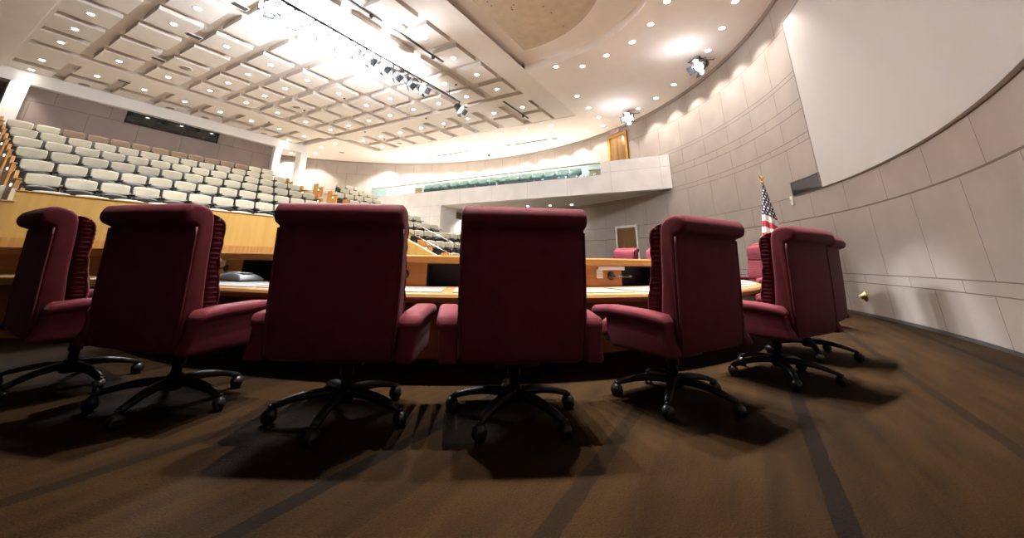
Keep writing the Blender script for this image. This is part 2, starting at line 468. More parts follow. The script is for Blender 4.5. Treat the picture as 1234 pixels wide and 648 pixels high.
# ---- balcony
BB = 15.46; BLO, BPAR, BTOP, BSOF = 3.45, 4.21, 4.75, 3.43
def fullwall_x(y):   # curved wall x at this y
    return WX + sqrt(max(0, (WR-.02)**2 - (y-WY)**2))
mb = MB()
def bq(y0, y1, z0, z1, x=BB, flip=False):
    mb.grid(lambda u, v: (x, y0+(y1-y0)*u, z0+(z1-z0)*v), 1, 1, smooth=False, uvfn=lambda u, v: (y0+(y1-y0)*u, z0+(z1-z0)*v))
YL, YO, YG, YW = 18.35, 12.9, 4.5, 1.86
bq(YW, YO, BLO, BPAR); bq(YW, YG, BPAR, BTOP); bq(YO, YL, 0, BPAR)
bq(YW, YO, BLO, BPAR, BB+.15); bq(YW, YG, BPAR, BTOP, BB+.15); bq(YO, YL, 0, BPAR, BB+.15)
def cap(x0, x1, y0, y1, z0, z1): 
    mb.add([(x0, y0, z0), (x1, y0, z1), (x1, y1, z1), (x0, y1, z0)], [(0, 1, 2, 3)])
cap(BB, BB+.15, YG, YL, BPAR, BPAR); cap(BB, BB+.15, YW, YG, BTOP, BTOP); cap(BB, BB+.15, YW, YO, BLO, BLO)
mb.add([(BB, YG, BPAR), (BB+.15, YG, BPAR), (BB+.15, YG, BTOP), (BB, YG, BTOP)], [(0, 1, 2, 3)])
mb.add([(BB, YL, 0), (BB+.15, YL, 0), (BB+.15, YL, BPAR), (BB, YL, BPAR)], [(0, 1, 2, 3)])
struct(mb.build('wall_balcony', M_PARA))
mb = MB()
def arcwall(y0, y1, n): return [(fullwall_x(y0+(y1-y0)*i/n), y0+(y1-y0)*i/n) for i in range(n+1)]
poly = [(BB+.15, YL)] + [(BB+.15, YW)] + arcwall(YW, YL, 24)
mb.prism(poly, BSOF, 4.08)
# a raised back step
mb.prism([(16.9, YL), (16.9, 5.2)] + arcwall(5.2, YL, 20), 4.08, 4.34)
struct(mb.build('floor_balcony', M_WHITE))
# side wall under the balcony (left jamb of the opening) with an air vent
mb = MB(); mb.box(BB+.004, 19.4, YO, YO+.15, 0, BSOF)
struct(mb.build('wall_under_balcony', M_WHITE))
vent = empty('air_vent', (17.62, YO-.01, 3.07)); tag(vent, 'dark rectangular louvred vent on the white wall under the balcony', 'vent')
mb = MB(); mb.box(-.78, .78, -.02, .01, -.15, .15); mb.build('backing', M_SLOT, vent)
mb = MB()
for k in range(7): mb.box(-.76, .76, -.035, -.018, -.13+.04*k, -.115+.04*k)
mb.build('louvres', M_GRILLE, vent)
mb = MB()
mb.box(-.8, .8, -.03, .01, .14, .165); mb.box(-.8, .8, -.03, .01, -.165, -.14); mb.box(-.81, -.78, -.03, .01, -.165, .165); mb.box(.78, .81, -.03, .01, -.165, .165)
mb.build('frame', M_SLOT, vent)

# glass railing
gr = empty('glass_railing', (BB+.06, 11.4, BPAR)); tag(gr, 'frameless teal glass railing with thin bronze top rail along the balcony edge', 'railing')
n = 9
for k in range(n):
    y0 = YG + (YL-YG)*k/n; y1 = YG + (YL-YG)*(k+1)/n
    mb = MB(); mb.box(-.006, .006, y0+.006-11.4, y1-.006-11.4, .0, .50); mb.build('pane', M_GLASS, gr)
mb = MB(); mb.box(-.025, .025, YG-11.4, YL-11.4, .50, .545, bev=.008); mb.build('top_rail', mat('bronze_rail', (.30, .24, .17), .35, metal=.4), gr)
mb = MB()
for k in range(1, n):
    y0 = YG + (YL-YG)*k/n - 11.4; mb.box(-.012, .012, y0-.02, y0+.02, 0, .08)
mb.build('clamps', M_CHROME, gr)
mb = MB(); mb.box(BB+.054, BB+.066, 0, 0, 0, 0) if False else None

# ------------------------------------------------------------------ right wall fittings
def on_wall(th, z, off=0):
    x, y = wallpt(th, WR-off); a = radians(th)
    # outward normal in the room frame
    nx, ny = T(cos(a), sin(a)); return (x, y, z), atan2(ny, nx)
# projection screen: white curved panel, slightly proud
mb = MB()
t0, t1, z0, z1 = -66, -15.25, 2.27, 5.98
for r in (WR-.05,):
    mb.grid(lambda u, v: (*wallpt(t0+(t1-t0)*u, r), z0+(z1-z0)*v), 40, 1)
mb.grid(lambda u, v: (*wallpt(t1, WR-.05*v), z0+(z1-z0)*u), 1, 1)
mb.grid(lambda u, v: (*wallpt(t0+(t1-t0)*u, WR-.05*v), z0), 40, 1)
mb.grid(lambda u, v: (*wallpt(t0+(t1-t0)*u, WR-.05*v), z1), 40, 1)
scr = mb.build('projection_screen', M_SCREEN); tag(scr, 'tall white curved screen panel covering the right wall', 'screen')
mb = MB()
mb.grid(lambda u, v: (*wallpt(t1+.02+.16*u, WR-.055), z0+(z1-z0)*v), 1, 1)
mb.grid(lambda u, v: (*wallpt(t0+(t1-t0)*u, WR-.055), z1+.03*v), 40, 1)
mb.build('edge_dark_line', mat('screen_edge_tone', (.16, .14, .13), .5), scr)  # dark edge strips; the left one paints the shadow line beside the screen
# small dark window beside it
mb = MB()
mb.grid(lambda u, v: (*wallpt(-15.1+4.95*u, WR-.02), 2.285+.285*v), 6, 1)
w2 = struct(mb.build('window_2', M_RUBBER))
mb = MB()
mb.grid(lambda u, v: (*wallpt(-15.15+5.05*u, WR-.03), 2.27+.02*v), 6, 1); mb.grid(lambda u, v: (*wallpt(-15.15+5.05*u, WR-.03), 2.56+.02*v), 6, 1)
mb.grid(lambda u, v: (*wallpt(-10.2+.1*u, WR-.03), 2.27+.31*v), 1, 1)
o = mb.build('window_frame', M_SLOT); o.parent = w2
p, rz = on_wall(-9.75, 2.19, .0)
sw = MB().box(-.03, 0, -.05, .05, -.10, .10, bev=.008).build('wall_plate', mat('ivory_plate', (.82, .78, .68), .4), None, p, rz)
tag(sw, 'small ivory switch plate on the wall below the dark window', 'switch plate')
MB().box(-.045, -.03, -.015, .015, -.03, .03, bev=.004).build('toggle', M_LGREY, sw)
p, rz = on_wall(-16.93, .31)
kb = empty('wall_jack', p, rz); tag(kb, 'round brass fitting low on the wall beside the chairs', 'wall fitting')
MB().lathe([(0, 0), (.085, 0), (.085, .015), (.05, .03), (.05, .05), (.03, .07), (0, .072)], 18, M=Matrix.Rotation(-pi/2, 4, 'Y')).build('brass_cover', M_BRASS, kb)
MB().lathe([(0, .07), (.028, .07), (.024, .085), (0, .088)], 12, M=Matrix.Rotation(-pi/2, 4, 'Y')).build('cap', mat('ivory_plate', (.82, .78, .68), .4), kb)

# doors in the curved wall
def wall_door(name, t0, t1, z0, z1, fr, leafm, framem, double):
    tm = (t0+t1)/2; p, rz = on_wall(tm, z0)
    w = radians(t1-t0)*WR*.5
    d = empty(name, p, rz); struct(d)
    mb = MB()
    mb.box(-.10, .12, -w-fr, -w, 0, z1-z0+fr); mb.box(-.10, .12, w, w+fr, 0, z1-z0+fr); mb.box(-.10, .12, -w, w, z1-z0, z1-z0+fr)
    mb.build('door_frame', framem, d)
    k = 2 if double else 1
    for i in range(k):
        y0 = -w + 2*w*i/k; y1 = -w + 2*w*(i+1)/k
        mb = MB(); mb.box(-.075, -.02, y0+.01, y1-.01, .01, z1-z0-.01, bev=.004)
        lf = mb.build('door_leaf', leafm, d)
        mb = MB()
        if double:
            mb.box(-.115, -.10, y0+.08, y1-.08, .42, .46); mb.box(-.10, -.07, y0+.1, y0+.13, .42, .46); mb.box(-.10, -.07, y1-.13, y1-.1, .42, .46)
            mb.build('push_bar', M_CHROME, lf)
        else:
            mb.lathe([(0, 0), (.04, 0), (.04, .01), (.015, .02), (.015, .05), (.03, .07), (0, .08)], 12, M=Matrix.Translation((-.075, -w+.12, 1.0)) @ Matrix.Rotation(-pi/2, 4, 'Y'))
            mb.build('door_handle', M_CHROME, lf)
    return d
wall_door('door_1', 23.0, 27.6, 0.0, 2.2, .1, M_DOOR, mat('door_frame_paint', (.78, .74, .68), .5), False)
wall_door('door_2', 23.7, 27.75, 4.34, 6.33, .13, M_DOOR, M_GOLDW, True)
# EXIT sign
p, rz = on_wall(25.95, 6.6, .10)
ex = MB().box(-.03, .03, -.24, .24, -.085, .085, bev=.01).build('exit_sign', M_SIGN, None, p, rz)
tag(ex, 'lit EXIT sign with red letters above the upper double door', 'sign')
MB().box(.03, .10, -.05, .05, .02, .06).build('bracket', M_SLOT, ex)
fc = bpy.data.curves.new('exit_text', 'FONT'); fc.body = 'EXIT'; fc.size = .17; fc.align_x = 'CENTER'; fc.align_y = 'CENTER'; fc.extrude = .004
fo = bpy.data.objects.new('exit_tmp', fc); COL.objects.link(fo)
bpy.context.view_layer.update()
me = bpy.data.meshes.new_from_object(fo.evaluated_get(bpy.context.evaluated_depsgraph_get()))
bpy.data.objects.remove(fo)
me.transform(Matrix.Translation((-.033, 0, 0)) @ Matrix(((0, 0, -1, 0), (-1, 0, 0, 0), (0, 1, 0, 0), (0, 0, 0, 1))))
me.materials.clear(); me.materials.append(M_SIGNR)
lo = bpy.data.objects.new('lettering', me); COL.objects.link(lo); lo.parent = ex

# ------------------------------------------------------------------ DAIS
desk = empty('dais_desk', (CX, CY, 0)); tag(desk, 'curved wooden council desk with raised ledge running behind the red chairs', 'desk')
INV = Matrix.Translation((-CX, -CY, 0))
def dpart(mb, name, m, parent=None):
    bmesh.ops.transform(mb.bm, matrix=INV, verts=mb.bm.verts[:])
    return mb.build(name, m, parent or desk)
TH0, TH1 = -43, 142
ZD = .57
dpart(MB().arc(3.8, 4.56, TH0, TH1, ZD-.07, ZD, bev=.028), 'desktop', M_DESKTOP)
th = 2.5 - 40
while th < 135:
    if th+.55 > TH0 + .5:
        dpart(MB().arc(3.98, 4.49, th+.55, th+9.45, ZD-.004, ZD+.004), 'writing_surface', M_PAD)
    th += 10
cub = [(-33.6, -24.6), (-17.5, -8.5), (-1., 8.), (12.5, 21.5), (28.2, 37.4), (44, 53), (60, 69), (76, 85), (92, 101), (108, 117), (124, 133)]
edges = [TH0] + [v for c in cub for v in c] + [TH1]
ZL = .765
for i in range(0, len(edges), 2):
    dpart(MB().arc(3.74, 3.85, edges[i], edges[i+1], 0, ZL), 'ledge_panel', M_DESK)
for a, b in cub:
    dpart(MB().arc(3.74, 3.85, a, b, 0, ZD), 'ledge_panel', M_DESK)
    mb = MB(); mb.arc(3.62, 3.64, a, b, ZD, ZL); mb.arc(3.64, 3.84, a, a+.12, ZD, ZL); mb.arc(3.64, 3.84, b-.12, b, ZD, ZL); mb.arc(3.64, 3.84, a, b, ZL-.012, ZL); mb.arc(3.64, 3.79, a, b, ZD, ZD+.006)
    dpart(mb, 'monitor_cubby', M_CUBBY)
dpart(MB().arc(3.58, 3.89, TH0, TH1, ZL, ZL+.068, bev=.012), 'ledge_cap', M_DESK)
dpart(MB().arc(3.58, 3.61, TH0, TH1, 0, ZL), 'front_panel', M_MAPLE)
for t in (-42, 141):
    dpart(MB().arc(3.86, 4.38, t, t+.7, 0, ZD-.07), 'support_panel', M_DESK)

# straight wing of the desk on the left
wx0, wx1 = -8.2, -3.85
def wing(name, X0, X1, Y0, Y1, z0, z1, m, parent, bev=0):
    mb = MB(); mb.box(X0+5.7, X1+5.7, Y0-4.3, Y1-4.3, z0, z1, bev=bev)
    return mb.build(name, m, parent)
WA = pi/2 - YA     # rotation so local x runs along the camera's right
wl = T(-5.7, 4.3)
wg = empty('clerk_counter', (*wl, 0), -(pi/2 - YA) + 0); wg.rotation_euler.z = atan2(T(1, 0)[1], T(1, 0)[0])
tag(wg, 'straight wooden counter wing at the far left end of the dais', 'counter')
wing('countertop', wx0, wx1-.16, 4.06, 4.7, ZD-.09, ZD, M_DESKTOP, wg, .02)
wing('ledge_panel', wx0, wx1+.1, 4.66, 4.76, 0, .775, M_DESK, wg)
wing('ledge_cap', wx0, wx1+.1, 4.6, 4.9, .775, .86, M_DESK, wg, .012)
wing('front_panel', wx0, wx1-.3, 4.2, 4.26, 0, ZD-.09, M_DESK, wg)
wing('end_panel', wx0, wx0+.06, 4.1, 4.8, 0, ZD-.09, M_DESK, wg)

# desk microphones and their button plates
def mic(th, label, plate=True, side=1):
    x, y = ring(th, 3.855); a = radians(th); nx, ny = T(sin(a), -cos(a)); rz = atan2(ny, nx)
    m = empty('microphone', (x, y, .67), rz); tag(m, label, 'microphone', 'desk microphones on the ledge')
    mb = MB(); mb.lathe([(0, 0), (.038, 0), (.038, .012), (.022, .03), (0, .034)], 16, M=Matrix.Rotation(pi/2, 4, 'Y')); mb.build('base', M_BLACK, m)
    mb = MB(); mb.tube([(.03, 0, 0), (.07, .02*side, .0), (.10, .07*side, -.006), (.11, .13*side, -.004)], .006, 8); mb.build('gooseneck', M_BLACKM, m)
    mb = MB(); mb.tube([(.11, .13*side, -.004), (.111, .145*side, -.003), (.113, .17*side, -.001)], [.007, .010, .008], 10); mb.build('capsule', M_BLACK, m)
    return m
def plate(th, z, w, h, label):
    x, y = ring(th, 3.852); a = radians(th); nx, ny = T(sin(a), -cos(a)); rz = atan2(ny, nx)
    o = MB().box(0, .012, -w/2, w/2, -h/2, h/2, bev=.004).build('control_plate', mat('white_plate', (.85, .83, .80), .4), None, (x, y, z), rz)
    tag(o, label, 'control plate', 'white button plates on the ledge')
    for i in range(3):
        MB().box(.012, .017, -w*.36, w*.36, -h*.32+i*h*.26, -h*.22+i*h*.26).build('button_row', mat('pale_button', (.55, .54, .53), .5), o)
mic(-38.9, 'black gooseneck microphone on the ledge left of the dark device')
mic(-3.9, 'black microphone just showing beside the right edge of the middle-left chair', side=-1)
mic(26.0, 'black gooseneck microphone on the ledge between the two right-hand chairs', side=1)
plate(-40.8, .712, .12, .075, 'white button plate on the ledge behind the left microphone')
plate(23.9, .69, .075, .085, 'tall white button plate left of the right-hand microphone')
x, y = ring(26.2, 3.852); a = radians(26.2); nx, ny = T(sin(a), -cos(a))
o = MB().box(0, .01, -.17, .17, -.018, .018, bev=.003).build('name_strip', mat('white_plate', (.85, .83, .80), .4), None, (x, y, .742), atan2(ny, nx))
tag(o, 'long blank white strip under the ledge cap above the right-hand microphone', 'strip')
# rounded grey device on the desk
x, y = ring(-28.6, 4.04); nx, ny = T(sin(radians(-28.6)), -cos(radians(-28.6)))
ph = empty('conference_phone', (x, y, ZD+.005), atan2(ny, nx)); tag(ph, 'dark grey rounded device with glossy top on the desk at left', 'conference phone')
def dome(co):
    t = (co.z)/.075; k = 1 - .34*max(0, t)**1.6
    return (co.x*k, co.y*k, co.z*(1-.25*(co.y/.26)**2))
MB().box(-.12, .12, -.25, .25, 0, .075, bev=.022, seg=3, cuts=2, fn=dome).build('body', M_GREY, ph)
MB().box(-.05, .05, -.13, .02, .069, .079, bev=.004).build('screen', M_BLACK, ph)
MB().box(-.05, .05, .05, .15, .064, .074, bev=.004).build('keypad', mat('mid_grey_plastic', (.12, .125, .13), .4), ph)

# ------------------------------------------------------------------ RED CHAIRS
def lean(z): return -.055*max(0, (z-.30)/.7) - .015*max(0, (z-.30)/.7)**2
def make_chair():
    root = empty('executive_chair', (0, 0, 0))
    W = .33
    # rear shell: one upholstered slab whose top curls back into a roll
    prof = [(-.17, .335), (-.285, .325), (-.302, .34), (-.318, .50), (-.333, .70), (-.346, .90), (-.350, .95)]
    cyr, czr, rr = -.362, 1.012, .057
    for i in range(15):
        a = radians(238 - 150*i/14)
        prof.append((cyr + rr*cos(a), czr + rr*sin(a)))
    prof += [(-.322, 1.064), (-.290, 1.052), (-.262, 1.026), (-.248, .985), (-.240, .92), (-.222, .70), (-.195, .52)]
    t = bmesh.new()
    n = len(prof)
    nrm = []
    for i in range(n):
        p0, p1 = prof[i-1], prof[(i+1) % n]
        dy, dz = p1[0]-p0[0], p1[1]-p0[1]; l = sqrt(dy*dy+dz*dz)
        nrm.append((dz/l, -dy/l))
    area = sum(prof[i-1][0]*prof[i][1] - prof[i][0]*prof[i-1][1] for i in range(n))
    sg = 1 if area > 0 else -1
    rb = .024
    st = [(W-rb+rb*sin(pi/2*q/5), rb*(1-cos(pi/2*q/5))) for q in range(6)]
    st = [(-x, d) for x, d in reversed(st)] + [(-W*.6, 0), (-W*.2, 0), (W*.2, 0), (W*.6, 0)] + st
    RG = [[t.verts.new((x, prof[i][0]-sg*nrm[i][0]*d, prof[i][1]-sg*nrm[i][1]*d)) for i in range(n)] for x, d in st]
    for a in range(len(st)-1):
        for i in range(n): t.faces.new((RG[a][i], RG[a][(i+1) % n], RG[a+1][(i+1) % n], RG[a+1][i]))
    t.faces.new(RG[0]); t.faces.new(list(reversed(RG[-1])))
    bmesh.ops.recalc_face_normals(t, faces=t.faces[:])
    for v in t.verts:                                   # gathers where the roll meets the side, slight outward belly
        u = v.co.x/W
        v.co.y += .012*(u*u) - .006
        if v.co.z < .55: v.co.x *= 1 - .06*(.55-v.co.z)/.22
        if v.co.z > .955 and abs(u) > .9: v.co.z += .0015*sin(v.co.y*150 + 3*u)
    mb = MB(); mb.merge(t, 0, True); mb.build('back_shell', M_RED, root)
    for s in (-1, 1):                                   # seam along the edge of the rear panel
        mb = MB(); mb.tube([(s*(W-.004)*(1-.06*max(0, .55-z)/.22), y+.012-.004, z) for y, z in [(-.302, .345), (-.318, .50), (-.333, .70), (-.346, .90), (-.350, .945)]], .006, 8)
        mb.build('piping', M_REDP, root)
    # quilted cushion in front of the shell, gathered along its sides
    NZ, NA = 120, 36
    def sec(i):
        f = i/NZ; z = .42 + .605*f
        t_ = (z-.42)/.615
        yb = -.185 - .055*max(0, (z-.42))/.5 + .004
        lum = .030*math.exp(-((z-.56)/.13)**2); head = .012*math.exp(-((z-.92)/.085)**2)
        crease = -.018*math.exp(-((z-.79)/.012)**2) - .012*math.exp(-((z-.50)/.012)**2)
        b = .046 + lum*.5 + head*.5
        endk = min(1, (1-f)*11, f*11 + .25)
        endk = sqrt(max(.02, 1-(1-endk)**2)) if endk < 1 else 1
        b = b*endk; 
        hw = .300*(1 - .05*(1-endk))
        out = []
        for k in range(NA):
            p = 2*pi*k/NA; c_, s_ = cos(p), sin(p)
            sx = math.copysign(abs(c_)**.35, c_); sy = math.copysign(abs(s_)**.6, s_)
            pl = sin(z*2*pi/.026 + .9*sin(z*33))
            x = sx*(hw + .016*max(0, sy) - .012*max(0, -sy) + .0032*pl*(abs(c_) > .3)*endk)
            y = yb + b + sy*b + (crease + .0012*pl)*max(0, sy)*endk
            out.append((x, y, z))
        return out
    mb = MB(); R_c = [[mb.bm.verts.new(q) for q in sec(i)] for i in range(NZ+1)]
    for i in range(NZ):
        for k in range(NA):
            f = mb.bm.faces.new((R_c[i][k], R_c[i][(k+1) % NA], R_c[i+1][(k+1) % NA], R_c[i+1][k])); f.smooth = True
    mb.bm.faces.new(list(reversed(R_c[0]))); mb.bm.faces.new(R_c[-1])
    cu = mb.build('back_cushion', M_RED, root)
    for s in (-1, 1):
        mb = MB(); pts = []
        for i in range(4, NZ-3, 4):
            q = sec(i); v = max(q, key=lambda w: s*w[0] + .55*w[1]); pts.append((v[0]+s*.002, v[1], v[2]))
        mb.tube(pts, .0065, 8); mb.build('piping', M_REDP, cu)
    # seat
    def seatf(co):
        return (co.x, co.y, co.z + .012*(1-(co.x/.3)**2)*(co.z > .42) - .02*max(0, (co.y-.2)/.1)**2)
    MB().box(-.305, .305, -.2, .30, .345, .455, bev=.03, seg=3, cuts=3, fn=seatf).build('seat_cushion', M_RED, root)
    MB().box(-.30, .30, -.27, .27, .315, .36, bev=.012).build('seat_pan', M_BLACK, root)
    # arms
    for s in (-1, 1):
        def armf(co): return (co.x, co.y - .03*(co.z < .4), co.z)
        x0, x1 = sorted((s*.322, s*.415))
        arm = MB().box(x0, x1, -.275, .15, .318, .492, bev=.02, seg=3, cuts=1, fn=armf).build('armrest', M_RED, root)
        def padf(co):
            t = (co.y+.26)/.52
            return (co.x, co.y, co.z + .014*t - .03*max(0, (t-.82)/.18)**2 - .016*max(0, (.1-t)/.1)**2)
        x0, x1 = sorted((s*.312, s*.432))
        MB().box(x0, x1, -.275, .26, .472, .537, bev=.029, seg=4, cuts=3, fn=padf).build('arm_pad', M_RED, arm)
    # mechanism, column and five-star base
    MB().box(-.12, .12, -.14, .13, .265, .318, bev=.012).build('tilt_mechanism', M_BLACK, root)
    MB().tube([(.10, -.02, .285), (.24, .0, .28), (.30, .0, .275)], .007, 8).build('height_lever', M_BLACK, root)
    MB().lathe([(.026, .10), (.026, .2), (.036, .2), (.036, .27)], 14).build('gas_column', M_BLACK, root)
    base = empty('base_pivot', (0, 0, 0)); 
    bpy.data.objects.remove(base)
    MB().lathe([(0, .075), (.045, .075), (.052, .09), (.05, .13), (.036, .15), (0, .15)], 16).build('base_hub', M_BLACKM, root)
    for k in range(5):
        a = -pi/2 + 2*pi*k/5
        dx, dy = cos(a), sin(a)
        pts, n = [], 6
        mb = MB()
        secs = []
        for i in range(n+1):
            t = i/n; r = .03 + .315*t; z = .118 - .042*t**1.5 + .012*sin(pi*t); w = .030*(1-.45*t); hh = .020*(1-.35*t)
            secs.append([(r*dx - dy*q*w, r*dy + dx*q*w, z + e*hh) for q, e in ((-1, -1), (1, -1), (1, .4), (.5, 1), (-.5, 1), (-1, .4))])
        V = [[mb.bm.verts.new(p) for p in sc] for sc in secs]
        for i in range(n):
            for j in range(6):
                f = mb.bm.faces.new((V[i][j], V[i][(j+1) % 6], V[i+1][(j+1) % 6], V[i+1][j])); f.smooth = True
        mb.bm.faces.new(list(reversed(V[0]))); mb.bm.faces.new(V[-1])
        leg = mb.build('leg', M_BLACKM, root)
        mb = MB()
        cx, cy = .348*dx, .348*dy
        a2 = a + 1.1
        Mx = Matrix.Translation((cx, cy, .033)) @ Matrix.Rotation(a2, 4, 'Z') @ Matrix.Rotation(pi/2, 4, 'Y')
        for o_ in (-.022, .008):
            mb.lathe([(0, o_), (.026, o_), (.033, o_+.004), (.033, o_+.012), (.026, o_+.016), (0, o_+.016)], 14, M=Mx)
        mb.lathe([(.008, .03), (.008, .072), (.018, .078), (0, .084)], 10, M=Matrix.Translation((cx, cy, 0)))
        def hood(co): return co
        t = bmesh.new(); bmesh.ops.create_uvsphere(t, u_segments=12, v_segments=8, radius=.038)
        for v in list(t.verts):
            v.co.z = max(v.co.z, -.004); v.co.x *= .85
        mb.merge(t, 0, True, Matrix.Translation((cx, cy, .036)) @ Matrix.Rotation(a2, 4, 'Z'))
        mb.build('caster', M_BLACK, leg)
    return root
def legs_of(root): return [c for c in root.children if c.name.startswith(('leg', 'base_hub'))]
chair0 = make_chair()
bpy.context.view_layer.update()
# (angle round the dais, radius, heading as camera azimuth, base turn, label)
CH = [
 (-25.1, 5.16, 32, 30, 'dark red chair at the far left edge of the photo, seen three-quarter'),
 (-14.5, 5.13, 15, 18, 'dark red chair second from the left, its right arm showing'),
 (-2.8, 5.12, 1, 0, 'dark red chair left of the centre gap, squarely facing the desk'),
 (7.4, 5.12, -6, 36, 'dark red chair right of the centre gap, squarely facing the desk'),
 (19.25, 5.06, -32, 10, 'dark red chair between the centre pair and the flag, left arm showing'),
 (32.6, 5.02, -31, 20, 'dark red chair in front of the flag, turned sideways'),
 (45.5, 4.93, -42, 5, 'dark red chair mostly hidden, its roll end showing at far right'),
 (72.0, 5.05, -78, 0, 'pink lit chair under the flag, partly behind the turned chair'),
 (84.5, 5.05, -95, 12, 'pink lit chair facing the desk left of the flag'),
 (119.2, 5.1, -122, 0, 'small distant pink chair peeking out right of the lower wood door'),
 (130.2, 5.1, -131, 0, 'small distant pink chair standing in front of the lower wood door'),
]
for i, (th, r, hd, bt, lab) in enumerate(CH):
    c = chair0 if i == 0 else copy_tree(chair0)
    x, y = ring(th, r)
    hx, hy = T(sin(radians(hd)), cos(radians(hd)))
    c.location = (x, y, 0); c.rotation_euler = (0, 0, atan2(hy, hx) - pi/2)
    if i > 6: c.scale = (1, 1, 1.1)
    tag(c, lab, 'chair', 'red council chairs around the dais')
    for ch in c.children:
        if ch.name.startswith(('leg', 'base_hub')): ch.rotation_euler.z = radians(bt)

# ------------------------------------------------------------------ FLAG
fx, fy = T(5.34*1.0, 7.62*1.0)
fl = empty('flag', (fx, fy, 0)); tag(fl, 'american flag hanging furled on a gold-topped pole by the right wall', 'flag')
MB().tube([(0, 0, .06), (0, 0, 2.36)], .016, 10).build('pole', M_FLAGP, fl)
MB().lathe([(0, 0), (.17, 0), (.17, .025), (.10, .05), (.03, .07), (.025, .12), (0, .12)], 20).build('base', M_BRASS, fl)
mb = MB()
mb.lathe([(0, 2.34), (.03, 2.35), (.022, 2.375), (.028, 2.39), (.01, 2.41), (0, 2.41)], 12)
# eagle: body and spread wings
mb.tube([(0, 0, 2.40), (0, 0, 2.44), (0, 0, 2.475), (0, 0, 2.49)], [.012, .022, .018, .006], 8)
rx, ry = T(1, 0)
for s in (-1, 1):
    mb.tube([(0, 0, 2.44), (rx*s*.03, ry*s*.03, 2.465), (rx*s*.05, ry*s*.05, 2.51), (rx*s*.045, ry*s*.045, 2.54)], [.012, .014, .010, .003], 6)
mb.build('eagle_finial', M_BRASS, fl)
def flag_material():
    m, nt, b = M_new('flag_cloth')
    uv = nt.nodes.new('ShaderNodeUVMap'); sep = nt.nodes.new('ShaderNodeSeparateXYZ'); nt.links.new(uv.outputs[0], sep.inputs[0])
    u, v = sep.outputs[0], sep.outputs[1]
    st = mth(nt, 'GREATER_THAN', mth(nt, 'FRACT', mth(nt, 'DIVIDE', mth(nt, 'SUBTRACT', v, .64), .25)), .5)
    mx = nt.nodes.new('ShaderNodeMix'); mx.data_type = 'RGBA'; nt.links.new(st, mx.inputs[0])
    mx.inputs[6].default_value = (.78, .72, .70, 1); mx.inputs[7].default_value = (.40, .028, .042, 1)
    can = mth(nt, 'LESS_THAN', v, .64)
    a = mth(nt, 'MULTIPLY', u, 9.); c = mth(nt, 'MULTIPLY', v, 17.)
    def dots(oa, oc):
        fa = mth(nt, 'SUBTRACT', mth(nt, 'FRACT', mth(nt, 'ADD', a, oa)), .5); fcx = mth(nt, 'SUBTRACT', mth(nt, 'FRACT', mth(nt, 'ADD', mth(nt, 'MULTIPLY', c, .5), oc)), .5)
        d = mth(nt, 'ADD', mth(nt, 'MULTIPLY', fa, fa), mth(nt, 'MULTIPLY', mth(nt, 'MULTIPLY', fcx, fcx), 2.2))
        return mth(nt, 'LESS_THAN', d, .055)
    star = mth(nt, 'MAXIMUM', dots(0, 0), dots(.5, .5))
    m2 = nt.nodes.new('ShaderNodeMix'); m2.data_type = 'RGBA'; nt.links.new(star, m2.inputs[0])
    m2.inputs[6].default_value = (.012, .016, .05, 1); m2.inputs[7].default_value = (.8, .78, .76, 1)
    m3 = nt.nodes.new('ShaderNodeMix'); m3.data_type = 'RGBA'; nt.links.new(can, m3.inputs[0])
    nt.links.new(mx.outputs[2], m3.inputs[6]); nt.links.new(m2.outputs[2], m3.inputs[7])
    nt.links.new(m3.outputs[2], b.inputs['Base Color']); b.inputs['Roughness'].default_value = .7
    b.inputs['Sheen Weight'].default_value = .2
    return m
rX = Vector((*T(1, 0), 0)); rF = Vector((*T(0, 1), 0))
# furled cloth: gathered round the pole under the finial, falling in folds that widen downwards
FT, FL = 2.31, 1.62
def cloth(p, t):
    a = 2*pi*p
    hw = .022 + .235*t**.92; hd = .022 + .13*t
    fold = 1 + .16*min(1, t*3)*sin(7*a + 2.2*t) + .06*t*sin(13*a)
    return Vector((0, 0, FT - FL*t)) + rX*(hw*cos(a)*fold) + rF*(hd*sin(a)*fold)
def cuv(p, t):
    c = cloth(p, t); x = c.dot(rX)
    return (x*2.2 + .5 + (.3 if sin(2*pi*p) > 0 else 0), (FT - c.z) + .0 - .58*x)
mb = MB(); mb.grid(cloth, 84, 50, uvfn=cuv)
cl = mb.build('cloth', flag_material(), fl)
mb = MB(); mb.tube([cloth(i/40, 1)+Vector((0, 0, -.008)) for i in range(41)], .008, 6); mb.build('fringe', M_BRASS, fl)

# ------------------------------------------------------------------ AUDIENCE
# wood partition in front of the main block
PY0 = 11.08
pt = empty('front_partition', (6.3, PY0, 0)); tag(pt, 'long maple partition wall in front of the first seat row', 'partition')
MB().box(1.36-6.3, 11.2-6.3, -.05, .05, 0, 1.85).build('panel', M_MAPLE, pt)
MB().box(1.34-6.3, 11.2-6.3, -.06, .06, 1.85, 1.88, bev=.006).build('cap', M_DESKTOP, pt)
MB().box(1.36-6.3, 11.2-6.3, -.07, -.05, .0, 1.05).build('lower_band', M_OAK, pt)
MB().box(1.30-6.3, 1.36-6.3, -.06, .06, 0, 1.9).build('end_post', mat('cream_post', (.75, .68, .5), .5), pt)
# low wall beyond the aisle at far left
lw = empty('aisle_half_wall', (.6, 10.6, 0)); tag(lw, 'yellow-lit maple half wall at the aisle foot, far left', 'half wall')
MB().box(-1.6, .72, -.04, .04, 0, 1.62).build('panel', M_MAPLE, lw)
MB().box(-1.6, .73, -.05, .05, 1.62, 1.65, bev=.006).build('cap', M_DESKTOP, lw)

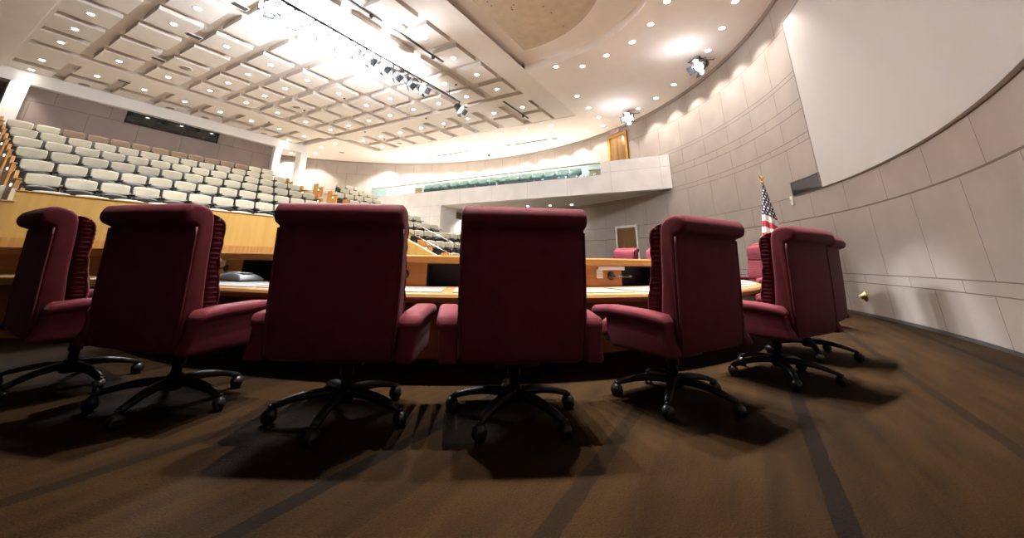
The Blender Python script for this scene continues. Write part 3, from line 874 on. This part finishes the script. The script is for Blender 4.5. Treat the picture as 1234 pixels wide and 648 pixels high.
MB().box(-1.6, .42, -.055, -.04, 0, 1.36).build('dark_panel', M_OAK, lw)
MB().box(.42, .50, -.06, -.04, 0, 1.36).build('trim_strip', M_DESKTOP, lw)
# stair wall and hand rails right of the partition
sl = .47/1.22
st = empty('stair_wall', (11.3, 11.05, 0)); tag(st, 'sloping maple stair wall at the right end of the partition', 'stair wall')
mb = MB()
pp = [(0, 0), (0, 1.52), (-2.6, 1.52-2.6*sl), (-2.6, 0)]
vs = [(-.04, y, z) for y, z in pp] + [(.04, y, z) for y, z in pp]
mb.add(vs, [(3, 2, 1, 0), (4, 5, 6, 7), (0, 1, 5, 4), (1, 2, 6, 5), (2, 3, 7, 6), (3, 0, 4, 7)])
mb.build('panel', M_MAPLE, st)
mb = MB(); mb.box(-.07, .09, -.12, .3, 0, 1.86); mb.build('newel', M_MAPLE, st)
MB().tube([(-.0, .0, 1.54), (0, -2.6, 1.54-2.6*sl)], .022, 8).build('cap_rail', mat('pale_rail', (.80, .72, .55), .35), st)
def rail(x, y0, y1, z0, lab):
    h = empty('handrail', (x, y0, z0)); tag(h, lab, 'handrail', 'stair handrails beside the right seating block')
    L = y1-y0
    MB().tube([(0, 0, .0), (0, L, L*sl)], .016, 8).build('rail', M_CHROME, h)
    for q in (.12, .5, .88):
        MB().tube([(0, L*q, L*q*sl-.01), (0, L*q, L*q*sl-.30)], .010, 6).build('post', M_CHROME, h)
rail(11.3, 8.6, 11.3, .86+.02, 'pale metal handrail above the sloping maple stair wall')
rail(12.0, 8.9, 12.6, 1.25, 'pale metal handrail crossing in front of the right block seats')

# auditorium seats
def make_seat():
    root = empty('auditorium_seat')
    def bk(co):
        u = co.x/.27
        z = co.z
        return (co.x*(1-.04*max(0, (.6-z)/.1)), co.y - .02 + .05*u*u - .14*(z-.36), z - .030*u*u*(z > .6) - .022*(1-u*u)*(z < .6))
    MB().box(-.272, .272, -.04, .035, .485, .745, bev=.034, seg=3, cuts=3, fn=bk).build('backrest', M_CREAM, root)
    def bs(co):
        u = co.x/.27
        return (co.x, co.y - .06 + .05*u*u - .14*(co.z-.36), co.z - .03*u*u*(co.z > .5))
    MB().box(-.275, .275, -.02, .012, .30, .66, bev=.012, seg=2, cuts=1, fn=bs).build('back_shell', M_BLACK, root)
    MB().box(-.25, .25, .0, .12, .22, .475, bev=.04, seg=3, cuts=2, fn=lambda co: (co.x, co.y+.2*(co.z-.2)*.4, co.z - .035*(co.x/.25)**2)).build('seat', M_BLACK, root)
    for s in (-1, 1):
        a = MB()
        x0, x1 = sorted((s*.270, s*.290))
        a.box(x0, x1, -.06, .02, .0, .49); a.box(x0-.012*(s > 0), x1+.012*(s < 0), -.06, .24, .475, .505, bev=.006)
        a.build('armrest', M_BLACK, root)
    return root
seat0 = make_seat()
bpy.context.view_layer.update()
used = [False]
def put_seat(x, y, z, rz, lab, grp, fabric=None):
    s = seat0 if not used[0] else copy_tree(seat0)
    used[0] = True
    s.location = (x, y, z); s.rotation_euler = (0, 0, rz)
    tag(s, lab, 'seat', grp)
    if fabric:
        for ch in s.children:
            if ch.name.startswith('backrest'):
                ch.data = SHADED_ME
    return s
SHADED_ME = next(c for c in seat0.children if c.name.startswith('backrest')).data.copy(); SHADED_ME.materials.clear(); SHADED_ME.materials.append(M_SEATSHADE)
RN = ['front', 'second', 'third', 'fourth', 'fifth', 'sixth', 'rearmost']
for k in range(7):
    for j in range(14):
        x = 1.9 + .6*j
        dark = k == 6 and 2 <= j <= 11  # middle back-row seats carry their shade in the fabric colour
        put_seat(x, rowy(k), rowz(k), pi, ('shade-toned seat against the dark back wall, %s from the left in the %s row' if dark else 'cream seat of the big left block, %s from the left in the %s row') % (ORD[j], RN[k]), 'seats of the big left block', dark)
# right block, the seats that show
def px(P):
    d = Vector(P) - Vector((0, 0, EYE))
    v = CAMR @ d
    return 600 + 463*v.x/v.z, 165 - 463*v.y/v.z
PI_, RO_ = radians(17.78), radians(.93)
def t3(v): x, y = T(v[0], v[1]); return Vector((x, y, v[2]))
f_ = Vector((0, cos(PI_), sin(PI_))); u_ = Vector((0, -sin(PI_), cos(PI_))); r_ = Vector((1, 0, 0))
cr, sr = cos(RO_), sin(RO_)
R_ = t3(cr*r_ + sr*u_); U_ = t3(-sr*r_ + cr*u_); F_ = t3(f_)
CAMR = Matrix((R_, U_, F_))
RB = {-2: 'lowest', -1: 'second', 0: 'third', 1: 'fourth', 2: 'fifth', 3: 'sixth', 4: 'seventh', 5: 'eighth', 6: 'topmost'}
for k in range(-2, 7):
    for j in range(9):
        x = 12.05 + .6*j
        lim = 15.1 if k >= 1 else 17.2
        if x > lim or (x-WX)**2 + (rowy(k)-WY)**2 > (WR-.5)**2: continue
        q = px((x, rowy(k), rowz(k)+.6))
        if not ((405 < q[0] < 456 and q[1] < 252) or (484 < q[0] < 578)): continue
        put_seat(x, rowy(k), rowz(k), pi, 'cream seat of the right block, %s from the aisle in its %s row' % (ORD[j], RB[k]), 'seats of the right block')
# balcony seats
for j in range(15):
    y = 5.9 + .62*j
    put_seat(16.3, y, 4.085, pi/2, 'cream balcony seat behind the glass railing, %s from the right' % ORD[j], 'seats on the balcony')

# row-end panels
def make_end():
    root = empty('row_end_panel')
    mb = MB()
    prof = [(-.34, 0), (.30, 0), (.30, .74), (.0, .74), (-.04, .52), (-.34, .50)]
    # local y towards the dais is negative
    n = len(prof); vs = [(-.03, y, z) for y, z in prof] + [(.03, y, z) for y, z in prof]
    mb.add(vs, [tuple(range(n)), tuple(reversed(range(n, 2*n)))] + [(i, (i+1) % n, n+(i+1) % n, n+i) for i in range(n)])
    mb.build('panel', M_OAK, root)
    mb = MB(); mb.box(-.045, .045, -.34, -.02, .505, .535, bev=.008); mb.build('arm_cap', M_DESKTOP, root)
    mb = MB(); mb.lathe([(0, 0), (.035, 0), (.03, .015), (0, .02)], 10, M=Matrix.Translation((-.03, -.1, .42)) @ Matrix.Rotation(-pi/2, 4, 'Y'))
    mb.build('aisle_light', mat('aisle_light', (.9, .85, .7), .3, emit=(1, .85, .6), es=2), root)
    return root
end0 = make_end(); bpy.context.view_layer.update()
eu = [False]
def put_end(x, y, z, lab, sc=1):
    e = end0 if not eu[0] else copy_tree(end0)
    eu[0] = True
    e.location = (x, y, z); e.scale = (1, sc, 1)
    tag(e, lab, 'end panel', 'wooden row end panels')
for k in range(7):
    put_end(1.50, rowy(k)-.05, rowz(k), 'oak end panel at the left aisle, end of the %s row of the big block' % RN[k], 1.35)
for k in (3, 4, 5):
    put_end(10.08, rowy(k)-.05, rowz(k), 'oak end panel at the right end of the %s row of the big block' % RN[k])
for k in (-2, -1, 0, 3, 4, 5):
    put_end(11.62, rowy(k)-.05, rowz(k), 'oak end panel on the aisle side of the %s row of the right block' % RB[k], 1.15)
# wood ledges on the balcony at both ends of its seat row
for y, lab in ((15.2, 'small oak ledge at the left end of the balcony seats'), (5.0, 'small oak ledge at the right end of the balcony seats')):
    o = MB().box(-.03, .03, -.25, .25, 0, .52, bev=.01).build('balcony_end_panel', M_OAK, None, (16.2, y, 4.085)); tag(o, lab, 'end panel', 'oak panels on the balcony')
    MB().box(-.05, .05, -.28, .28, .52, .56, bev=.01).build('cap', M_DESKTOP, o)

# ------------------------------------------------------------------ CEILING FITTINGS
def make_down():
    mb = MB(); mb.lathe([(.075, .0), (.105, -.006), (.112, -.002), (.112, .01), (.075, .012)], 20)
    t = mb.build('recessed_downlight', M_TRIM)
    mb = MB(); mb.lathe([(0, -.004), (.05, -.004), (.076, .002)], 20); mb.build('lens', M_LENS, t)
    return t
down0 = make_down(); bpy.context.view_layer.update()
du = [False]
WARM = (1, .92, .83)
def put_down(x, y, z, lab, grp, watts, spot=100, wash=0):
    d = down0 if not du[0] else copy_tree(down0)
    du[0] = True
    d.location = (x, y, z); tag(d, lab, 'downlight', grp)
    if watts:
        l = light('SPOT', 'downlight_lamp', (x, y, z-.03), watts, WARM, spot_size=radians(spot), spot_blend=.45 if wash else .7, shadow_soft_size=.08)
        if wash:
            a = atan2(y-WY, x-WX); aim(l, (x+wash*cos(a), y+wash*sin(a), z-2))
SPEAK = {(1, 9), (2, 6), (3, 9), (4, 9), (6, 9), (5, 6), (9, 6)}
BLANK = {(1, 5), (1, 6), (2, 5), (2, 9), (5, 5), (5, 9), (6, 5), (6, 6), (4, 1), (9, 0), (9, 1), (9, 2), (9, 3), (9, 4), (9, 5)}
SPT = []
for i, x in enumerate(COLS):
    for j, y in enumerate(ROWS):
        if x > 12.5 and y > 18: continue
        if (i, j) in BLANK: continue
        q = px((x, y, ZT+RD))
        if not (-30 < q[0] < 1234 and q[1] > -25): continue
        if (i, j) in SPEAK: SPT.append((x, y, ZT+RD, i, j)); continue
        put_down(x, y, ZT+RD, 'recessed downlight in the coffered ceiling, %s row from the dais side, %s column from left' % (NORD[j], NORD[i]), 'coffer downlights', 110, 84)
def make_speaker():
    mb = MB(); mb.lathe([(0, -.008), (.15, -.008), (.17, -.004), (.17, .01)], 24); t = mb.build('ceiling_speaker', M_GRILLE)
    mb = MB(); mb.lathe([(.165, -.012), (.19, -.008), (.19, .01), (.165, .01)], 24); mb.build('rim', M_TRIM, t)
    return t
sp0 = make_speaker(); bpy.context.view_layer.update(); su = [False]
def put_sp(x, y, z, lab):
    s = sp0 if not su[0] else copy_tree(sp0); su[0] = True
    s.location = (x, y, z); tag(s, lab, 'speaker', 'round ceiling speakers')
for x, y, z, i, j in SPT: put_sp(x, y, z, 'round tan speaker grille in the coffer %s row from the dais, %s column from left' % (NORD[j], NORD[i]))
for n, (x, y) in enumerate([(13.94, 19.45), (17.26, 15.44), (17.21, 12.69), (17.33, 10.0), (17.43, 7.33)]):
    put_sp(x, y, ZC, 'round tan speaker grille in the plain ceiling by the balcony, %s from the left' % ORD[n])

PER = [(12.94, 4.48), (14.29, 4.48), (15.55, 4.46)]
PERW = [(16.69, 4.62), (17.26, 5.55), (17.72, 6.68), (17.99, 7.81), (18.28, 8.92), (18.47, 10.15), (18.40, 11.31), (18.25, 12.49), (18.08, 13.71), (17.79, 14.89), (17.41, 16.03), (16.94, 17.13), (16.42, 18.34), (15.44, 18.45)]
PERR = [(15.34, 2.76), (14.59, 1.95), (13.65, 1.19), (12.6, .5), (11.69, -.01), (10.60, -.41), (9.51, -.73)]
PERB = [(15.36, 16.25), (15.32, 14.83), (15.32, 13.46), (15.38, 12.09), (15.44, 10.74), (15.45, 9.39), (15.49, 8.02), (15.56, 6.67)]
ARC = [(7.73, 2.33), (10.40, 4.25), (10.80, 3.50), (10.50, 2.65), (10.13, 1.80), (9.48, 1.18), (8.70, .66)]
ARC = ARC[1:]
for n, (x, y) in enumerate(PER): put_down(x, y, ZC, 'recessed downlight right of the coffers, %s of three from the dais' % ORD[n], 'perimeter downlights', 40)
for n, (x, y) in enumerate(PERW): put_down(x, y, ZC, 'wall-washing downlight above the balcony, %s from the upper door going left' % ORD[n], 'wall wash downlights', 70 if n < 2 else (150 if n < 7 else 230), 100, .6)
for n, (x, y) in enumerate(PERR): put_down(x, y, ZC, 'wall-washing downlight along the right wall, %s from the upper door going right' % ORD[n], 'wall wash downlights', 80, 94, .4)
for n, (x, y) in enumerate(PERB): put_down(x, y, ZC, 'recessed downlight between coffers and balcony, %s from the left' % ORD[n], 'perimeter downlights', 130)
for n, (x, y) in enumerate(ARC): put_down(x, y, ZC, 'recessed downlight outside the round ceiling recess, %s from the left' % ORD[n], 'recess downlights', 800, 44)
for n in range(9):
    a = radians(-66.5 - 11.2*n); put_down(CX+4.5*cos(a), CY+4.5*sin(a), ZC, 'recessed downlight above the red chairs, %s past the recess lamps in view' % ORD[n], 'recess downlights', 800, 44)
for n, (x, y) in enumerate([(12.64, 19.49), (12.57, 18.22), (13.4, 21.2), (11.3, 22.3), (12.6, 22.4)]): put_down(x, y, ZC, 'recessed downlight near the white column, %s from the coffers' % ORD[n], 'column downlights', 90 if n < 2 else 260, 104, 0 if n < 2 else .6)
for n, (x, y) in enumerate([(17.81, 10.3), (17.55, 8.95), (17.73, 7.81), (17.9, 6.74)]): put_down(x, y, BSOF, 'small downlight under the balcony, %s from the left' % ORD[n], 'under balcony downlights', 22)
light('SPOT', 'vent_wall_lamp', (17.4, 12.3, BSOF-.05), 60, WARM, spot_size=radians(110), spot_blend=.5, shadow_soft_size=.05)

# black track slots, vents
def slot(x0, x1, y, w, z, lab, fix=True, alongx=True):
    o = empty('track_rail', ((x0+x1)/2, y, z)) if alongx else empty('track_rail', (y, (x0+x1)/2, z))
    tag(o, lab, 'track', 'short black tracks in the ceiling')
    L = (x1-x0)/2
    (MB().box(-L, L, -w/2, w/2, -.03, .0) if alongx else MB().box(-w/2, w/2, -L, L, -.03, .0)).build('rail', M_SLOT, o)
    if fix:
        MB().lathe([(0, -.12), (.05, -.12), (.055, -.05), (.03, -.03), (0, -.03)], 12, M=Matrix.Translation((L*.55, 0, 0)) if alongx else None).build('fitting', M_SLOT, o)
slot(4.3, 5.83, 7.27, .06, ZT, 'long black track in the coffers left of the bright stage lamps, upper edge')
slot(6.26, 8.37, 7.25, .06, ZT, 'long black track in the coffers beside the bright stage lamps')
slot(12.05, 14.21, 7.19, .06, ZT, 'black track near the right corner of the coffered ceiling')
slot(13.09, 14.99, 17.26, .05, ZC, 'thin black slot in the plain ceiling left of centre above the balcony', False, False)
slot(7.71, 9.61, 17.36, .05, ZC, 'thin black slot in the plain ceiling right of centre above the balcony', False, False)
def vent_(x, y, lx, ly, lab):
    o = MB().box(-lx/2, lx/2, -ly/2, ly/2, -.012, .01).build('ceiling_vent', M_SLOT, None, (x, y, ZT)); tag(o, lab, 'vent', 'small dark vents on the ceiling beams')
    MB().box(-lx/2-.02, lx/2+.02, -ly/2-.02, ly/2+.02, -.006, .004).build('frame', M_TRIM, o)
for x, y, lab in ((3.61, 9.90, 'small dark slot vent on the coffer beam at the top of the photo'), (3.65, 12.54, 'small dark slot vent on the coffer beam, second down from the top'), (3.70, 15.16, 'small dark slot vent on the coffer beam, third down from the top'), (3.75, 18.33, 'small dark slot vent on the coffer beam nearest the back wall')):
    vent_(x-.02, y, .34, .16, lab)
for n, (x, y) in enumerate([(8.81, 18.0), (8.73, 15.12), (8.72, 12.5), (12.0, 15.16), (13.3, 15.19), (12.01, 11.17), (13.31, 11.15), (4.25, 9.5), (9.9, 7.9)]):
    o = MB().lathe([(0, -.05), (.03, -.045), (.045, -.02), (.05, 0)], 12).build('sprinkler', M_SLOT, None, (x, y, ZT)); tag(o, 'small dark dome detector on the coffer beams, %s by distance' % ORD[n], 'detector', 'dark ceiling detectors')
    MB().lathe([(.05, -.004), (.07, 0)], 12).build('rose', M_TRIM, o)
o = MB().lathe([(0, -.13), (.06, -.11), (.075, -.06), (.075, 0)], 14).build('dome_camera', M_BLACK, None, (18.48, 11.97, ZC)); tag(o, 'black dome camera on the ceiling near the back of the balcony', 'camera')
MB().lathe([(.075, -.02), (.09, -.015), (.09, 0)], 14).build('collar', M_TRIM, o)

# ---- stage lights
def fixture(root, aimdir, parts_scale=1.0):
    """lantern built with its beam along aimdir, hanging from root's origin"""
    q = Vector(aimdir).to_track_quat('Z', 'Y').to_matrix().to_4x4()
    off = Matrix.Translation((0, 0, -.20*parts_scale)) @ q @ Matrix.Scale(parts_scale, 4)
    MB().tube([(0, 0, 0), (0, 0, -.07*parts_scale)], .016*parts_scale, 8).build('clamp', M_BLACKM, root)
    mb = MB(); s = parts_scale
    a = Vector(aimdir); side = Vector((a.y, -a.x, 0)).normalized()
    mb.tube([Vector((0, 0, -.20*s)) + side*.13*s, Vector((0, 0, -.09*s)) + side*.13*s, Vector((0, 0, -.065*s)), Vector((0, 0, -.09*s)) - side*.13*s, Vector((0, 0, -.20*s)) - side*.13*s], .010*s, 6)
    mb.build('yoke', M_BLACKM, root)
    mb = MB(); mb.lathe([(0, -.17), (.06, -.17), (.085, -.14), (.095, -.02), (.115, .04), (.115, .10), (.10, .10), (.10, .06)], 18, M=off); mb.build('housing', M_BLACK, root)
    mb = MB(); mb.lathe([(0, .078), (.06, .074), (.10, .062)], 18, M=off); mb.build('lens', M_LENSC, root)
    for k in range(4):
        ang = k*pi/2
        t = Matrix.Rotation(ang, 4, 'Z') @ Matrix.Translation((0, .112, .10)) @ Matrix.Rotation(-.55, 4, 'X')
        mb = MB(); mb.box(-.085, .085, -.004, .004, 0, .12)
        bmesh.ops.transform(mb.bm, matrix=off @ t, verts=mb.bm.verts[:]); mb.build('barn_door', M_BLACK, root)
COOL = (.90, .94, 1)
XA, XB = (11.93, .236), (15.41, 3.17)
TRY, TRZ = 8.1, 6.36
tr = empty('lighting_bar', (6.9, TRY, TRZ)); tag(tr, 'long dark lighting bar hung under the coffers carrying stage lamps', 'lighting bar')
MB().tube([(-3.6, 0, 0), (3.55, 0, 0)], .028, 10).build('pipe', M_BLACKM, tr)
for x in (-3.2, -1.2, .8, 2.9): MB().tube([(x, 0, 0), (x, 0, ZT-TRZ)], .012, 8).build('hanger', M_BLACKM, tr)
MB().tube([(-3.6+.3*i, .02*sin(i*2.1), -.03-.03*abs(sin(i*1.3))) for i in range(24)], .010, 6).build('cable', M_BLACK, tr)
SL = [3.5, 4.02, 4.54, 5.06, 5.58, 6.10, 6.62, 7.14, 7.75, 8.35, 10.4]
tgt = (-22, -12, 0, 12, 26, 72, 84, 117, 128, 78, 122)
tg = [ring(t, 4.8) for t in tgt]
for n, x in enumerate(SL):
    d = empty('stage_light', (x, TRY, TRZ-.03)); tag(d, 'black barn-door stage lamp on the lighting bar, %s from the left end' % ORD[n], 'stage light', 'stage lamps on the lighting bar')
    t = tg[n]
    a = (Vector((t[0], t[1], .9)) - Vector((x, TRY, TRZ-.2)))
    # lamps look down towards the dais, partly towards the lens
    a = a.normalized()
    fixture(d, a, 1.25)
    l = light('SPOT', 'stage_beam', Vector((x, TRY, TRZ-.27)) + a*.16, 70 if tgt[n] < 40 else (520 if tgt[n] < 90 else 2000), COOL, spot_size=radians(36 if tgt[n] < 40 else 13), spot_blend=.4, shadow_soft_size=.07)
    aim(l, Vector((t[0], t[1], .9)))
# spill from the open lamps onto the coffers above them
for x in (4.6, 5.6, 6.4, 7.1): light('POINT', 'stage_spill', (x, TRY+.25, TRZ-.45), 150, COOL, shadow_soft_size=.12)
for (x, y, lab) in ((XA[0], XA[1], 'black stage lamp hung from the plain ceiling at the right wall'), (XB[0], XB[1], 'black stage lamp hung from the ceiling right of the upper door')):
    d = empty('stage_light', (x, y, ZC-.004)); tag(d, lab, 'stage light', 'stage lamps by the right wall')
    a = Vector((CX-x, CY-y, -4.5)).normalized()
    fixture(d, a, 1.5)
    MB().tube([(.0, 0, -.05), (.15, -.2, -.10), (.3, -.35, -.05), (.32, -.38, -.02)], .012, 6).build('cable', M_BLACK, d)
    l = light('SPOT', 'stage_beam', Vector((x, y, ZC-.32)) + a*.2, 50, COOL, spot_size=radians(50), spot_blend=.4, shadow_soft_size=.08); aim(l, (CX, CY, .8)); light('POINT', 'stage_spill', (x-.8, y+.3, ZC-.6), 8, COOL, shadow_soft_size=.1)

# ------------------------------------------------------------------ camera, world, view
cam = bpy.data.cameras.new('camera'); co = bpy.data.objects.new('camera', cam); COL.objects.link(co)
cam.sensor_fit = 'HORIZONTAL'; cam.sensor_width = 36; cam.lens = 36*463/1234
cam.shift_x = (617-600)/1234; cam.shift_y = (165-324)/1234
cam.clip_start = .05; cam.clip_end = 200
M = Matrix.Identity(4)
for i in range(3):
    M[i][0], M[i][1], M[i][2] = R_[i], U_[i], -F_[i]
M.translation = (0, 0, EYE)
co.matrix_world = M
SC.camera = co
w = bpy.data.worlds.new('world'); SC.world = w; w.use_nodes = True
w.node_tree.nodes['Background'].inputs[0].default_value = (.004, .004, .004, 1); w.node_tree.nodes['Background'].inputs[1].default_value = 1
vs = SC.view_settings
vs.view_transform = 'Standard'; vs.look = 'None'; vs.exposure = 1.5; vs.gamma = 1; vs.use_curve_mapping = False
SC.cycles.max_bounces = 8; SC.cycles.diffuse_bounces = 5; SC.cycles.glossy_bounces = 3; SC.cycles.transparent_max_bounces = 8
SC.cycles.use_denoising = True
SC.cycles.caustics_reflective = False; SC.cycles.caustics_refractive = False
SC.cycles.sample_clamp_indirect = 4
